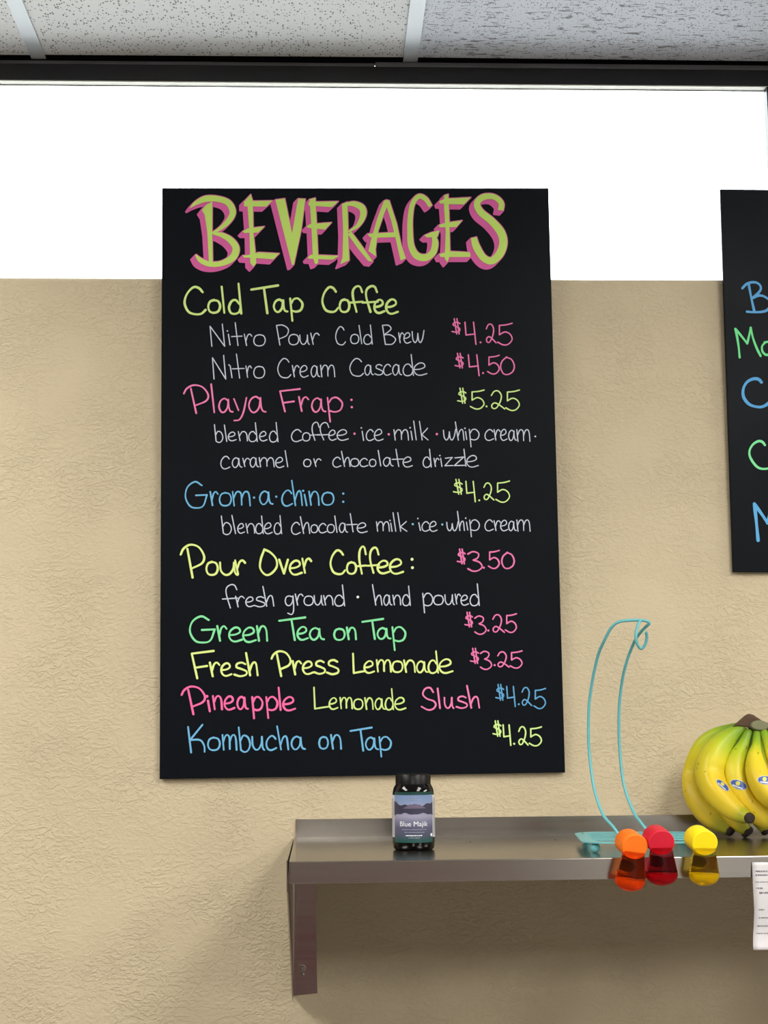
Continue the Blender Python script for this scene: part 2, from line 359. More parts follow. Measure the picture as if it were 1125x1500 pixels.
# ------------------------------------------------------------------ hand lettering
def dot(x, y): return [(x, y)]
O_ = [(.5,1),(.15,.87),(0,.47),(.14,.1),(.5,0),(.86,.13),(1,.52),(.84,.9),(.45,.99)]
GL = {
 'a': [[(.62,.86),(.4,1),(.12,.82),(0,.42),(.14,.06),(.36,0),(.6,.3),(.68,.86)], [(.68,.92),(.72,.38),(.83,.08),(1,.03)]],
 'b': [[(0,2),(.2,.08)], [(.13,.6),(.4,.98),(.8,.88),(1,.45),(.82,.06),(.5,-.04),(.2,.08)]],
 'c': [[(.92,.8),(.72,.98),(.45,1),(.12,.75),(0,.4),(.15,.08),(.5,-.02),(1,.14)]],
 'd': [[(.82,.72),(.55,1),(.2,.9),(0,.45),(.15,.05),(.5,-.03),(.82,.1),(.9,.3)], [(.78,2),(1,0)]],
 'e': [[(.06,.45),(.5,.5),(.84,.68),(.76,.94),(.45,1),(.1,.75),(0,.38),(.18,.07),(.5,-.02),(1,.12)]],
 'f': [[(1,1.55),(.85,1.93),(.6,2),(.3,1.75),(.26,1.2),(.55,0)], [(0,.74),(1.05,.82)]],
 'g': [[(.85,.9),(.45,1),(.1,.85),(0,.4),(.2,.03),(.55,0),(.85,.35),(.92,.85)], [(.92,1),(1,0),(.97,-.7),(.75,-1),(.3,-.85)]],
 'h': [[(0,2),(.35,0)], [(.3,.3),(.5,.82),(.7,1),(.87,.85),(1,0)]],
 'i': [[(0,1),(1,0)], dot(-.6,2)],
 'k': [[(0,2),(.32,0)], [(.95,1),(.28,.45)], [(.28,.45),(1,0)]],
 'l': [[(0,2),(1,0)]],
 'm': [[(0,1),(.09,0)], [(.05,.5),(.2,.92),(.35,1),(.49,.8),(.52,.06)], [(.51,.5),(.65,.92),(.82,1),(.94,.75),(1,0)]],
 'n': [[(0,1),(.2,0)], [(.12,.5),(.4,.95),(.7,.98),(.92,.7),(1,0)]],
 'o': [O_],
 'p': [[(0,1),(.18,-1)], [(.1,.65),(.3,.95),(.65,1),(1,.62),(.88,.15),(.5,0),(.14,.08)]],
 'r': [[(0,1),(.3,0)], [(.22,.4),(.45,.88),(.75,1),(1,.82)]],
 's': [[(.92,.88),(.6,1),(.22,.9),(.18,.66),(.55,.54),(1,.36),(.98,.12),(.5,0),(0,.12)]],
 't': [[(.35,2),(.62,0)], [(0,.78),(1,.82)]],
 'u': [[(0,1),(.05,.35),(.28,.02),(.55,.08),(.76,.5),(.8,1)], [(.8,1),(.86,.2),(1,0)]],
 'v': [[(0,1),(.55,0)], [(.55,0),(1,1)]],
 'w': [[(0,.95),(.06,.3),(.24,.0),(.42,.25),(.48,.8)], [(.48,.8),(.55,.2),(.7,0),(.88,.35),(1,1.05)]],
 'y': [[(0,.92),(.36,.12)], [(1,1),(.76,0),(.45,-.8),(.02,-.92)]],
 'z': [[(.05,.9),(.9,1)], [(.9,1),(0,.02)], [(0,.02),(1,.05)]],
 'C': [[(.86,.82),(.68,.97),(.42,1),(.12,.76),(0,.42),(.18,.1),(.5,0),(.8,.02),(1,.16)]],
 'N': [[(0,.9),(.12,0)], [(0,.9),(1,0)], [(.84,1),(1,0)]],
 'T': [[(0,.85),(1,1)], [(.47,.92),(.6,0)]],
 'P': [[(0,.7),(.12,.88),(.4,1),(.75,.93),(.98,.66),(.9,.44),(.48,.28)], [(.28,.88),(.5,0)]],
 'Q': [[(0,1),(.5,1.02),(.97,.82),(.85,.5),(.2,.3)], [(0,1),(.28,0)]],
 'B': [[(0,1),(.45,1),(.65,.8),(.12,.5)], [(.12,.5),(.6,.5),(1,.28),(.75,.02),(.25,0)], [(0,1),(.22,0)]],
 'F': [[(0,.9),(1,1)], [(0,.9),(.25,0)], [(.13,.38),(.7,.45)]],
 'G': [[(.76,.86),(.45,1),(.1,.8),(0,.42),(.2,.08),(.5,0),(.82,.08),(1,.5)], [(1,.5),(.48,.48)]],
 'K': [[(0,.92),(.18,0)], [(.85,1),(.12,.45)], [(.12,.45),(.7,.45),(.95,.25),(.98,.02)]],
 'L': [[(0,1),(.06,.02)], [(.06,.02),(.5,.07),(1,.12)]],
 'S': [[(.82,.8),(.6,1),(.25,.95),(.1,.7),(.4,.5),(.85,.4),(1,.22),(.8,.04),(.45,0),(0,.15)]],
 'O': [[(.25,1),(.05,.6),(.02,.25),(.3,.0),(.62,.03),(.95,.3),(.92,.62),(.6,.88),(.25,1)]],
 '0': [[(.45,1),(.1,.75),(0,.4),(.2,.05),(.55,0),(.9,.18),(1,.5),(.8,.85),(.4,.99)]],
 '2': [[(0,.75),(.2,.97),(.5,1),(.74,.76),(.66,.4),(.36,.05),(.1,.04),(.02,.2),(.25,.34),(.6,.22),(1,0)]],
 '3': [[(0,.88),(.35,1),(.74,.9),(.68,.68),(.38,.57)], [(.38,.57),(.82,.45),(1,.22),(.72,.03),(.35,0),(0,.12)]],
 '4': [[(0,1),(.1,.42)], [(.1,.42),(.92,.47)], [(.78,1),(1,0)]],
 '5': [[(1,1),(.6,.93),(.12,.9)], [(.12,.9),(.12,.47)], [(.12,.47),(.5,.6),(.85,.5),(1,.26),(.75,.04),(.4,0),(0,.13)]],
 '$': [[(1,.68),(.75,.76),(.3,.74),(.12,.6),(.5,.5),(.98,.36),(.92,.18),(.5,.12),(0,.16)], [(.28,1),(.6,0)], [(.62,1),(.9,0)]],
 '.': [dot(.5,.5)],
}
CR = {'A': (230,400,3.75), 'B': (510,400,3.75), 'C': (230,550,3.75), 'D': (510,550,3.75), 'E': (230,695,3.75), 'F': (510,695,3.75),
      'G': (230,850,3.75), 'H': (510,850,3.75), 'I': (230,995,3.75), 'J': (510,995,1125/330), 'K': (430,1000,1125/280), 'P': (650,460,1125/160),
      'X': (1055,390,10.0), 'Y': (1055,540,10.0), 'Z': (1055,690,10.0)}
LIME, LIME2, PINK, HOT = (206,232,142), (222,238,146), (236,128,180), (244,110,168)
WHITE, WPINK, BLUE, GREEN = (198,206,222), (216,170,200), (112,180,222), (134,226,164)
PRICE_PINK, PALE_LIME, BLUE2 = (232,122,178), (206,236,150), (96,162,210)
# (text, crop, colour, half-width px, (body top, base, ascender, descender), letters)
W = [
 ('Cold Tap Coffee','A',LIME,2.0,(145,218,75,262),[('C',148,270,78,226),('o',278,350,148,218),('l',352,373,0,218,75),('d',392,466,148,222,58),
   ('T',515,668,68,220),('a',638,720,145,213),('p',728,802,140,212,262),('C',905,998,78,213),('o',1000,1060,145,214),
   ('f',1055,1130,145,213,72),('f',1125,1212,145,213,72),('e',1190,1252,147,218),('e',1255,1326,145,222)]),
 ('Nitro Pour Cold Brew','A',WHITE,.85,(336,397,280,420),[('N',290,373,280,402),('i',392,401,336,395,318),('t',408,468,335,398,272),('r',478,522,335,398),('o',530,596,338,400),
   ('Q',655,724,288,395),('o',722,780,336,394),('u',783,838,340,392),('r',843,892,330,392),('C',980,1036,295,394),('o',1062,1110,336,388),
   ('l',1108,1126,336,388,288),('d',1134,1184,338,390,285),('B',1237,1312,287,392),('r',1326,1356,328,382),('e',1355,1396,328,384),('w',1400,1468,318,382)]),
 ('Nitro Cream Cascade','A',WHITE,.85,(510,574,450,590),[('N',303,379,452,582),('i',402,412,510,575,505),('t',412,480,512,577,445),('r',487,520,510,573),('o',530,593,512,577),
   ('C',662,736,470,575),('r',742,782,508,570),('e',784,832,508,571),('a',845,895,508,570),('m',897,978,506,570),
   ('C',1058,1135,470,566),('a',1140,1190,504,560),('s',1195,1240,502,560),('c',1243,1288,502,560),('a',1293,1345,502,560),('d',1350,1410,500,562,448),('e',1410,1484,494,560)]),
 ('$4.25','P',PRICE_PINK,1.05,(0,0,0,0),[('$',82,170,48,205),('4',215,335,84,312),('.',378,380,290,294),('2',435,543,105,297),('5',552,708,95,318)]),
 ('$4.50','P',PRICE_PINK,1.05,(0,0,0,0),[('$',115,203,405,555),('4',250,368,420,635),('.',404,406,606,609),('5',448,575,425,617),('0',583,730,442,622)]),
 ('Playa Frap:','C',PINK,1.45,(128,200,50,255),[('P',145,286,53,207),('l',295,317,0,203,48),('a',338,418,126,202),('y',420,494,122,200,252),('a',502,600,116,202),
   ('F',673,788,74,198),('r',777,834,118,196),('a',848,928,124,200),('p',934,1020,122,200,254),('.',1068,1068,134,134),('.',1070,1070,174,174)]),
 ('$5.25','D',PALE_LIME,1.05,(0,0,0,0),[('$',600,648,70,152),('5',670,748,80,184),('.',760,760,170,170),('2',785,862,85,184),('5',864,942,80,192)]),
 ('blended coffee','C',WHITE,.85,(308,360,262,370),[('b',314,363,306,366,270),('l',370,383,0,362,272),('e',390,436,311,358),('n',445,498,308,359),('d',502,552,308,362,260),
   ('e',562,606,308,359),('d',616,666,306,364,258),('c',737,797,298,362),('o',798,842,314,360),('f',838,892,318,356,257),('f',880,945,318,354,259),('e',942,986,300,355),('e',988,1052,298,355)]),
 ('.','C',PINK,1.3,(0,0,0,0),[('.',1085,1085,320,320)]),
 ('ice milk whip cream','D',WHITE,.85,(300,355,250,392),[('i',77,85,306,357,288),('c',98,142,298,357),('e',143,193,296,357),('m',250,333,298,355),('i',345,353,306,354,287),
   ('l',360,374,0,354,250),('k',390,440,290,354,252),('w',522,592,298,355),('h',587,638,296,355,255),('i',645,651,308,352,290),('p',664,720,296,354,392),
   ('c',750,800,298,356),('r',800,836,298,355),('e',836,874,296,356),('a',880,926,300,357),('m',925,1000,298,362)]),
 ('.','D',PINK,1.3,(0,0,0,0),[('.',223,223,323,323)]), ('.','D',PINK,1.3,(0,0,0,0),[('.',487,487,322,322)]), ('.','D',WHITE,.95,(0,0,0,0),[('.',1028,1028,335,335)]),
 ('caramel or chocolate drizzle','C',WHITE,.85,(455,502,413,520),[('c',349,402,445,512),('a',412,468,452,505),('r',470,510,455,500),('a',510,560,450,503),('m',560,645,452,502),
   ('e',650,698,450,505),('l',704,718,0,502,413),('o',804,847,460,501),('r',860,902,458,500),('c',964,1012,450,503),('h',1012,1062,450,500,417),('o',1062,1110,456,500),
   ('c',1113,1160,456,500),('o',1165,1204,460,500),('l',1215,1229,0,497,412),('a',1242,1298,450,498),('t',1290,1352,450,500,405),('e',1350,1404,448,502),
   ('d',1460,1508,448,503,405),('r',1520,1550,455,500),('i',1558,1565,455,500,440),('z',1580,1628,450,497),('z',1632,1692,448,496),('l',1686,1697,0,498,405),('e',1700,1766,440,502)]),
 ('Grom a chino:','E',BLUE,1.35,(98,170,35,190),[('G',154,277,40,184),('r',290,337,95,170),('o',341,410,100,172),('m',413,514,94,172),('.',533,533,127,127),('a',562,638,92,164),
   ('.',655,655,122,122),('c',684,746,88,172),('h',738,800,90,170,33),('i',810,822,110,170,90),('n',833,892,94,168),('o',904,973,98,168),('.',1023,1023,105,105),('.',1023,1023,150,150)]),
 ('$4.25','F',PALE_LIME,1.05,(0,0,0,0),[('$',577,628,27,108),('4',645,700,38,150),('.',720,720,142,142),('2',744,802,48,140),('5',810,888,36,152)]),
 ('blended chocolate','E',WHITE,.85,(268,320,225,340),[('b',352,410,264,328,228),('l',410,433,0,325,225),('e',442,482,270,322),('n',487,538,270,322),('d',540,585,270,324,228),('e',588,634,266,325),
   ('d',642,686,266,326,226),('c',737,788,264,328),('h',786,840,264,324,232),('o',844,884,276,320),('c',887,932,270,320),('o',934,976,274,320),('l',975,990,0,318,228),('a',1000,1048,266,318),
   ('t',1040,1100,265,315,215),('e',1098,1156,266,319)]),
 ('milk ice whip cream','F',WHITE,.85,(262,310,210,340),[('m',154,228,260,312),('i',234,241,268,312,253),('l',245,263,0,312,210),('k',271,324,258,312,210),('i',388,397,265,308,242),('c',404,447,260,311),
   ('e',446,490,258,312),('w',540,606,260,310),('h',599,640,256,308,203),('i',650,657,262,305,240),('p',666,722,250,308,342),('c',750,798,250,309),('r',800,838,254,308),('e',836,878,252,309),('a',880,924,256,309),('m',925,1001,250,312)]),
 ('.','F',(130,190,215),1.2,(0,0,0,0),[('.',355,355,273,273)]), ('.','F',(130,190,215),1.2,(0,0,0,0),[('.',517,517,275,275)]),
 ('Pour Over Coffee','E',LIME2,1.85,(475,550,400,560),[('P',127,264,386,566),('o',268,337,480,552),('u',343,445,484,552),('r',426,487,472,548),('O',562,665,412,550),('v',668,722,468,544),
   ('e',726,798,474,549),('r',795,850,462,540),('C',950,1036,418,547),('o',1040,1097,482,546),('f',1096,1150,490,545,396),('f',1152,1220,488,540,402),('e',1208,1280,474,542),('e',1276,1355,466,544)]),
 (':','F',(226,236,176),1.8,(0,0,0,0),[('.',351,351,466,466),('.',353,353,512,512)]),
 ('$3.50','F',PRICE_PINK,1.25,(0,0,0,0),[('$',598,644,410,490),('3',656,738,424,531),('.',745,745,512,512),('5',768,832,417,516),('0',842,914,428,516)]),
 ('fresh ground','G',WHITE,.95,(88,138,30,188),[('f',358,440,86,152,24),('r',430,480,88,146),('e',486,536,92,144),('s',537,592,90,146),('h',580,643,84,142,34),('g',703,752,86,138,188),
   ('r',758,804,76,136),('o',806,860,86,138),('u',862,914,84,136),('n',914,968,84,136),('d',974,1032,82,140,26)]),
 ('.','H',(236,240,240),1.6,(0,0,0,0),[('.',53,53,92,92)]),
 ('hand poured','H',WHITE,.95,(82,135,22,178),[('h',132,187,82,136,24),('a',194,242,80,137),('n',244,290,82,135),('d',297,343,80,138,32),('p',408,466,72,140,178),('o',468,524,82,135),('u',530,584,80,134),
   ('r',586,618,76,130),('e',618,662,82,136),('d',668,722,78,138,20)]),
 ('Green Tea on','G',GREEN,1.75,(262,328,200,340),[('G',178,320,198,342),('r',328,385,252,332),('e',393,470,260,335),('e',470,546,260,338),('n',546,608,252,332),('T',668,817,204,328),('e',768,832,256,326),
   ('a',836,920,262,326),('o',970,1034,266,328),('n',1040,1096,260,324)]),
 ('Tap','H',GREEN,1.75,(262,320,212,382),[('T',75,195,212,322),('a',158,236,262,322),('p',240,317,258,335,384)]),
 ('$3.25','H',PRICE_PINK,1.15,(0,0,0,0),[('$',640,684,176,256),('3',694,760,196,296),('.',770,770,276,276),('2',793,860,190,286),('5',862,926,184,286)]),
 ('Fresh Press','G',LIME2,1.8,(455,522,400,540),[('F',188,314,388,538),('r',287,346,452,527),('e',350,412,456,524),('s',422,494,452,527),('h',486,556,450,522,400),('P',626,738,390,526),('r',742,795,444,517),
   ('e',798,862,446,514),('s',862,924,442,514),('s',930,998,438,516)]),
 ('Lemonade','H',LIME2,1.6,(445,505,392,520),[('L',24,95,403,512),('e',86,146,444,508),('m',154,238,438,502),('o',240,302,444,505),('n',304,370,440,504),('a',374,440,445,506),('d',438,497,440,508,390),('e',498,577,434,508)]),
 ('$3.25','H',PRICE_PINK,1.15,(0,0,0,0),[('$',670,717,374,456),('3',725,790,390,489),('.',805,805,466,466),('2',820,886,394,477),('5',888,957,388,482)]),
 ('Pineapple','I',HOT,1.8,(98,165,45,215),[('P',132,268,40,192),('i',280,290,118,176,94),('n',304,360,92,165),('e',368,428,94,166),('a',438,502,96,164),('p',520,582,98,170,215),('p',597,664,98,170,213),
   ('l',668,679,0,168,46),('e',690,762,98,170)]),
 ('Lemonade','K',LIME,1.25,(90,155,35,170),[('L',118,212,28,156),('e',208,262,90,155),('m',272,348,88,152),('o',352,410,96,157),('n',418,470,90,156),('a',478,540,92,157),('d',538,590,90,158,36),('e',594,662,88,158)]),
 ('Slush','K',PINK,1.5,(88,150,20,160),[('S',750,840,30,160),('l',848,862,0,150,34),('u',885,945,88,150),('s',956,1022,80,150),('h',1018,1096,82,148,18)]),
 ('$4.25','J',BLUE2,1.1,(0,0,0,0),[('$',736,778,26,104),('4',790,836,36,136),('.',852,852,125,125),('2',867,918,42,131),('5',926,987,46,146)]),
 ('Kombucha on','I',BLUE,1.55,(315,385,262,400),[('K',168,266,250,402),('o',277,348,320,390),('m',357,440,306,388),('b',446,514,308,396,264),('u',520,592,316,388),('c',598,658,312,388),('h',657,724,312,386,258),
   ('a',736,816,314,385),('o',888,942,316,382),('n',953,1014,306,382)]),
 ('Tap','K',BLUE,1.55,(322,390,262,435),[('T',332,463,264,400),('a',422,502,322,394),('p',502,576,320,396,436)]),
 ('$4.25','J',PALE_LIME,1.2,(0,0,0,0),[('$',722,764,208,284),('4',772,814,228,330),('.',829,829,322,322),('2',850,900,238,328),('5',903,967,238,332)]),
]
COLMATS = {}
def ink(c):
    if c not in COLMATS: COLMATS[c] = mat('chalk_marker_ink', c, .7, spec=.2)
    return COLMATS[c]
def ribbon(mb, pts, wpx, plane, z0, cap=True, vary=0.0, ph=0.0):
    """flat pen stroke through pixel points with half width wpx, laid on a plane"""
    o, n = plane
    P = catmull(pts, 2.6) if len(pts) > 1 else [np.array(pts[0], float)]
    P = [p[:2] for p in P]; z = z0; h = 1.6e-6
    q = lambda x, y, zz: on_plane(x, y, o+n*zz, n)
    if len(P) == 1:
        x, y = P[0]; mb.add([q(x+wpx*1.5*math.cos(a), y+wpx*1.5*math.sin(a), z) for a in np.linspace(0, 2*math.pi, 13)[:-1]], [tuple(range(12))[::-1]])
        return z+h
    ws = [wpx*(1+vary*math.sin(ph+i*.35)) for i in range(len(P))]
    Lf, Rt, zs = [], [], []
    for i, p in enumerate(P):
        t = P[min(i+1, len(P)-1)]-P[max(i-1, 0)]; t = t/(np.linalg.norm(t)+1e-9); s = np.array([-t[1], t[0]])*ws[i]
        Lf.append(q(*(p+s), z)); Rt.append(q(*(p-s), z)); z += h
    n_ = len(P); mb.add(Lf+Rt, [(i, i+1, n_+i+1, n_+i) for i in range(n_-1)])
    if cap:
        for p, pn, zz, w in ((P[0], P[1], z0-h, ws[0]), (P[-1], P[-2], z, ws[-1])):
            d = p-pn; a0 = math.atan2(d[1], d[0])
            mb.add([q(p[0]+w*math.cos(a0+a), p[1]+w*math.sin(a0+a), zz) for a in np.linspace(-math.pi/2, math.pi/2, 7)], [tuple(range(7))[::-1]])
    return z+2*h
def glyph(ch, x0, x1, yt, yb, ye=None, ins=0.0):
    out = []
    if ch in 'l' and ye is not None: yt = (yb+ye)/2
    if x1-x0 > 14 and ch != '.': x0, x1 = x0+ins, x1-ins
    for s in GL[ch]:
        r_ = []
        for gx, gy in s:
            if ye is not None and gy > 1 and ye < yt: Y = yt-(yt-ye)*(gy-1)
            elif ye is not None and gy < 0 and ye > yb: Y = yb+(ye-yb)*(-gy)
            else: Y = yb-(yb-yt)*gy
            r_.append((x0+gx*(x1-x0), Y))
        out.append(r_)
    return out
def write(words, plane, parent, start=.00015):
    flat = []
    for (txt, cr, col, w, b_, letters) in words:
        i = 0
        for wd in (txt.split() if ' ' in txt else [txt]):
            if len(letters) < i+len(wd): wd = wd[:len(letters)-i]
            flat.append((wd, cr, col, w, b_, letters[i:i+len(wd)])); i += len(wd)
        if i < len(letters): flat.append(('.', cr, col, w, b_, letters[i:]))
    for k, (txt, cr, col, w, _, letters) in enumerate(flat):
        ox, oy, sc = CR[cr]; mb = MB(); z = start
        for li, it in enumerate(letters):
            for st in glyph(*(tuple(it)+((None,) if len(it) == 5 else ())), ins=w*sc*.45):
                z = ribbon(mb, [(ox+x/sc, oy+y/sc) for x, y in st], w*(.82 if w > 1.3 else .9), plane, z, vary=.12 if w > 1.2 else .05, ph=li*1.7)
        nm = 'lettering' if len(txt) > 1 else 'dot'
        mb.build(nm, ink(col), parent)

fr1 = board_frame(BX, BZ, BR, BL)
b1 = board(fr1, BW, BH, 'large black menu board headed BEVERAGES in pink and lime letters')
plane1 = (fr1[0], fr1[3])
write(W, plane1, b1)

# title: lime letters with a pink drop shade down and to the left
T = []   # ('poly', [(x,y)...]) or ('stroke', [(x,y,width)...]) in 3.75x coordinates of the crop at (230,260)
def tp(*a, dx=0): T.append(('poly', [(x+dx, y) for x, y in a]))
def ts(*a, dx=0): T.append(('stroke', [(x+dx, y, w) for x, y, w in a]))
tp((246,180),(270,150),(304,133),(303,300),(306,466),(285,460),(276,300),(262,205))
ts((183,166,5),(215,140,22),(268,117,34),(335,118,32),(392,140,34),(416,190,34),(392,240,30),(340,285,18),(303,304,8))
ts((306,308,10),(355,316,26),(405,345,34),(434,390,38),(415,440,38),(355,472,30),(290,476,28),(240,455,26),(212,425,8))
tp((485,125),(515,93),(526,130),(529,300),(541,420),(546,468),(530,490),(512,470),(508,300),(497,150))
tp((478,130),(635,127),(598,160),(478,158)); tp((470,296),(500,279),(590,269),(556,303),(480,305)); tp((470,428),(500,426),(560,411),(672,417),(640,450),(560,444),(478,440))
tp((650,122),(702,115),(742,308),(775,116),(815,118),(792,290),(752,478),(742,482))
tp((838,120),(870,112),(879,300),(886,470),(868,476),(856,440),(850,300))
tp((832,134),(996,131),(961,163),(832,154)); tp((822,268),(840,256),(959,247),(924,286),(828,277)); tp((828,438),(845,424),(1000,430),(966,452),(832,446))
tp((1016,146),(1046,134),(1050,300),(1056,455),(1006,476),(1019,440),(1023,300))
ts((1030,149,12),(1080,145,28),(1124,165,36),(1133,205,34),(1105,262,22),(1052,298,8))
tp((1048,312),(1066,296),(1118,365),(1186,462),(1160,458),(1104,390))
D2 = 1050
tp((197,128),(212,122),(228,130),(200,192),(166,290),(150,395),(153,434),(132,418),(112,404),(125,345),(160,225), dx=D2)
tp((200,126),(226,126),(266,250),(292,370),(317,444),(288,456),(262,340),(235,232), dx=D2)
tp((106,309),(180,305),(256,301),(276,327),(150,331),(118,327), dx=D2)
ts((452,158,22),(425,118,26),(388,104,26),(354,145,26),(341,220,28),(340,300,30),(346,375,34),(375,428,38),(425,440,38),(465,412,36),(478,360,34),(470,322,22), dx=D2)
tp((418,318),(455,302),(502,290),(490,326),(434,330), dx=D2)
tp((528,98),(550,91),(556,250),(560,430),(545,466),(530,445),(536,300),(526,150), dx=D2)
tp((500,130),(532,117),(674,109),(636,148),(560,147),(504,143), dx=D2); tp((497,262),(520,252),(626,236),(595,272),(505,274), dx=D2); tp((500,420),(560,405),(669,411),(673,436),(508,437), dx=D2)
ts((838,180,30),(840,140,30),(800,106,30),(742,108,34),(708,142,34),(728,190,38),(788,240,40),(838,300,44),(852,360,44),(832,420,44),(788,458,40),(742,440,38),(704,380,40),(690,330,32), dx=D2)
def hull(P):
    P = sorted(set((round(x, 3), round(y, 3)) for x, y in P))
    def half(Q):
        h = []
        for p in Q:
            while len(h) > 1 and (h[-1][0]-h[-2][0])*(p[1]-h[-2][1])-(h[-1][1]-h[-2][1])*(p[0]-h[-2][0]) <= 0: h.pop()
            h.append(p)
        return h
    a, b = half(P), half(P[::-1]); return a[:-1]+b[:-1]
pieces = []
for kind, g in T:
    if kind == 'poly':
        vs = [Vector((x, y, 0)) for x, y in g]
        for t in tessellate_polygon([vs]): pieces.append([g[i] if isinstance(i, int) else (i.x, i.y) for i in t])
    else:
        P = catmull([(x, y, w) for x, y, w in g], 9)
        ed = []
        for i, p in enumerate(P):
            t = P[min(i+1, len(P)-1)][:2]-P[max(i-1, 0)][:2]; t /= np.linalg.norm(t); s = np.array([-t[1], t[0]])*p[2]/2
            ed.append((tuple(p[:2]+s), tuple(p[:2]-s)))
        for a, b in zip(ed[:-1], ed[1:]): pieces.append([a[0], b[0], b[1], a[1]])
OCT = [(math.cos(a), math.sin(a)) for a in np.linspace(0, 2*math.pi, 9)[:-1]]
def sheet(polys, name, col, z0):
    mb = MB(); o, n = plane1; z = z0
    for p in polys:
        p = hull(p)
        if len(p) < 3: continue
        mb.add([on_plane(230+x/3.75, 260+y/3.75, o+n*z, n) for x, y in p], [tuple(range(len(p)))]); z += 1e-6
    return mb.build(name, ink(col), b1), z
SH = (-23, 24)
o_, z_ = sheet([[(x+dx+4.2*a, y+dy+4.2*b) for x, y in p for dx, dy in ((0, 0), SH) for a, b in OCT] for p in pieces], 'lettering', (214, 98, 164), .0001)
sheet(pieces, 'lettering', (194, 226, 112), z_+3e-5)

# second menu board, cut by the right edge of the picture
q0 = at(1074, 838, 0.0); q1 = at(1055, 277, -.010)
br2 = -math.atan2(q1[0]-q0[0], q1[2]-q0[2]); h2 = np.linalg.norm(q1-q0)
fr2 = board_frame(q0[0], q0[2], br2, .010/h2)
b2 = board(fr2, .9144, h2, 'black menu board cut off by the right edge, blue and green lettering')
plane2 = (fr2[0], fr2[3])
def raw(cr, strokes, col, w):
    ox, oy, sc = CR[cr]; mb = MB(); z = .00015
    for k, st in enumerate(strokes): z = ribbon(mb, [(ox+x/sc, oy+y/sc) for x, y in st], w, plane2, z, vary=.12, ph=k)
    mb.build('lettering', ink(col), b2)
raw('X', [[(325,322),(380,265),(450,237),(530,240),(585,280),(595,330),(560,390),(475,465)], [(475,465),(560,430),(640,440),(720,500),(735,570),(690,640),(610,668),(480,672),(392,665)], [(418,265),(455,460),(498,655)]], (96,166,220), 1.75)
raw('X', [[(222,918),(250,1050),(272,1200),(285,1335)], [(222,918),(300,1010),(395,1130)], [(395,1130),(425,1010),(446,900)], [(446,900),(480,1050),(535,1200),(592,1315)],
          [(660,1115),(615,1170),(620,1250),(680,1300),(750,1260),(760,1170),(720,1110),(650,1115)]], (116,226,150), 1.6)
raw('Y', [[(605,200),(560,155),(480,150),(390,200),(338,300),(345,420),(430,525),(560,562),(650,545),(740,480)]], (92,166,222), 2.1)
raw('Y', [[(655,1120),(620,1075),(560,1062),(480,1110),(430,1200),(440,1300),(520,1420),(600,1465),(700,1462),(790,1420)]], (128,228,160), 1.7)
raw('Z', [[(500,480),(525,700),(555,1015)], [(505,490),(600,620),(695,760)], [(695,760),(735,600),(775,460)], [(775,460),(830,700),(900,1000)]], (96,172,224), 2.3)

# ------------------------------------------------------------------ wall shelf
SZ = 1.38353                     # top of the shelf
SF = -.398                       # its front edge
SX0, SX1 = -.0405, 1.45
shelf = empty('wall_shelf', (SX0, WALLY, SZ), 'stainless steel wall shelf with rear upstand under the large menu board', 'shelf')
mb = MB(); mb.box((SX0, SF, SZ-.0015), (SX1, WALLY-.001, SZ)); mb.build('shelf_top', STEEL, shelf)
mb = MB()
zt = 1.4100
mb.prism([(SX0, WALLY-.003, SZ), (SX0, WALLY-.003, zt), (SX0, WALLY-.0005, zt), (SX0, WALLY-.0005, SZ)], (SX1-SX0, 0, 0)); mb.build('upstand', STEEL, shelf)
mb = MB(); mb.box((SX0, SF-.0015, SZ-.0262), (SX1, SF, SZ-.0004)); mb.build('front_lip', STEEL, shelf, bevel=.0006)
mb = MB(); mb.box((SX0, SF, SZ-.0262), (SX1, SF+.014, SZ-.0247)); mb.build('lip_return', STEEL, shelf)
mb = MB(); mb.prism([(SX0, SF, SZ-.0262), (SX0, SF, SZ), (SX0, WALLY-.001, SZ), (SX0, WALLY-.001, SZ-.008), (SX0, SF+.05, SZ-.0262)], (-.0012, 0, 0)); mb.build('end_cap', STEEL, shelf)
for bx in (SX0, 1.30):
    br = bpy.data.objects.new('bracket', None); link(br, shelf); br.location = (bx-SX0, 0, 0)
    mb = MB(); mb.prism([(bx+.001, WALLY-.002, SZ-.0017), (bx+.0275, WALLY-.002, SZ-.0017), (bx+.0315, WALLY-.002, 1.158), (bx-.004, WALLY-.002, 1.155)], (0, .0018, 0))
    mb.build('wall_flange', STEEL, br)
    mb = MB(); mb.prism([(bx-.0036, WALLY-.002, SZ-.0017), (bx-.0036, WALLY-.002, 1.155), (bx-.0036, WALLY-.022, 1.152), (bx-.0036, -.20, 1.262), (bx-.0036, SF+.04, SZ-.04), (bx-.0036, SF+.04, SZ-.0017)], (-.0016, 0, 0))
    mb.build('gusset', STEEL, br)
    mb = MB(); c = at(443, 1418, WALLY-.002); c[0] += bx-SX0
    mb.lathe([(.0055, 0), (.0055, .001), (.0036, .0012), (.0036, .0040), (.0028, .0050), (0.00001, .0052)], c, seg=16, axis=(0, -1, 0)); mb.build('screw', STEEL, br, smooth=True)
    mb = MB(); mb.lathe([(.0028, 0), (.0028, .0022), (.0016, .0032), (0.00001, .0034)], c+np.array([.0012, 0, -.0078]), seg=14, axis=(0, -1, 0)); mb.build('screw', STEEL, br, smooth=True)
SPECK = mat('dark_speck', (30, 28, 26), .8)
for px, py in ((689, 1233), (813, 1230)):
    mb = MB(); mb.lathe([(.0013, 0), (.0011, .0006), (.00001, .0009)], atz(px, py, SZ), seg=10); mb.build('rivet', SPECK, shelf)

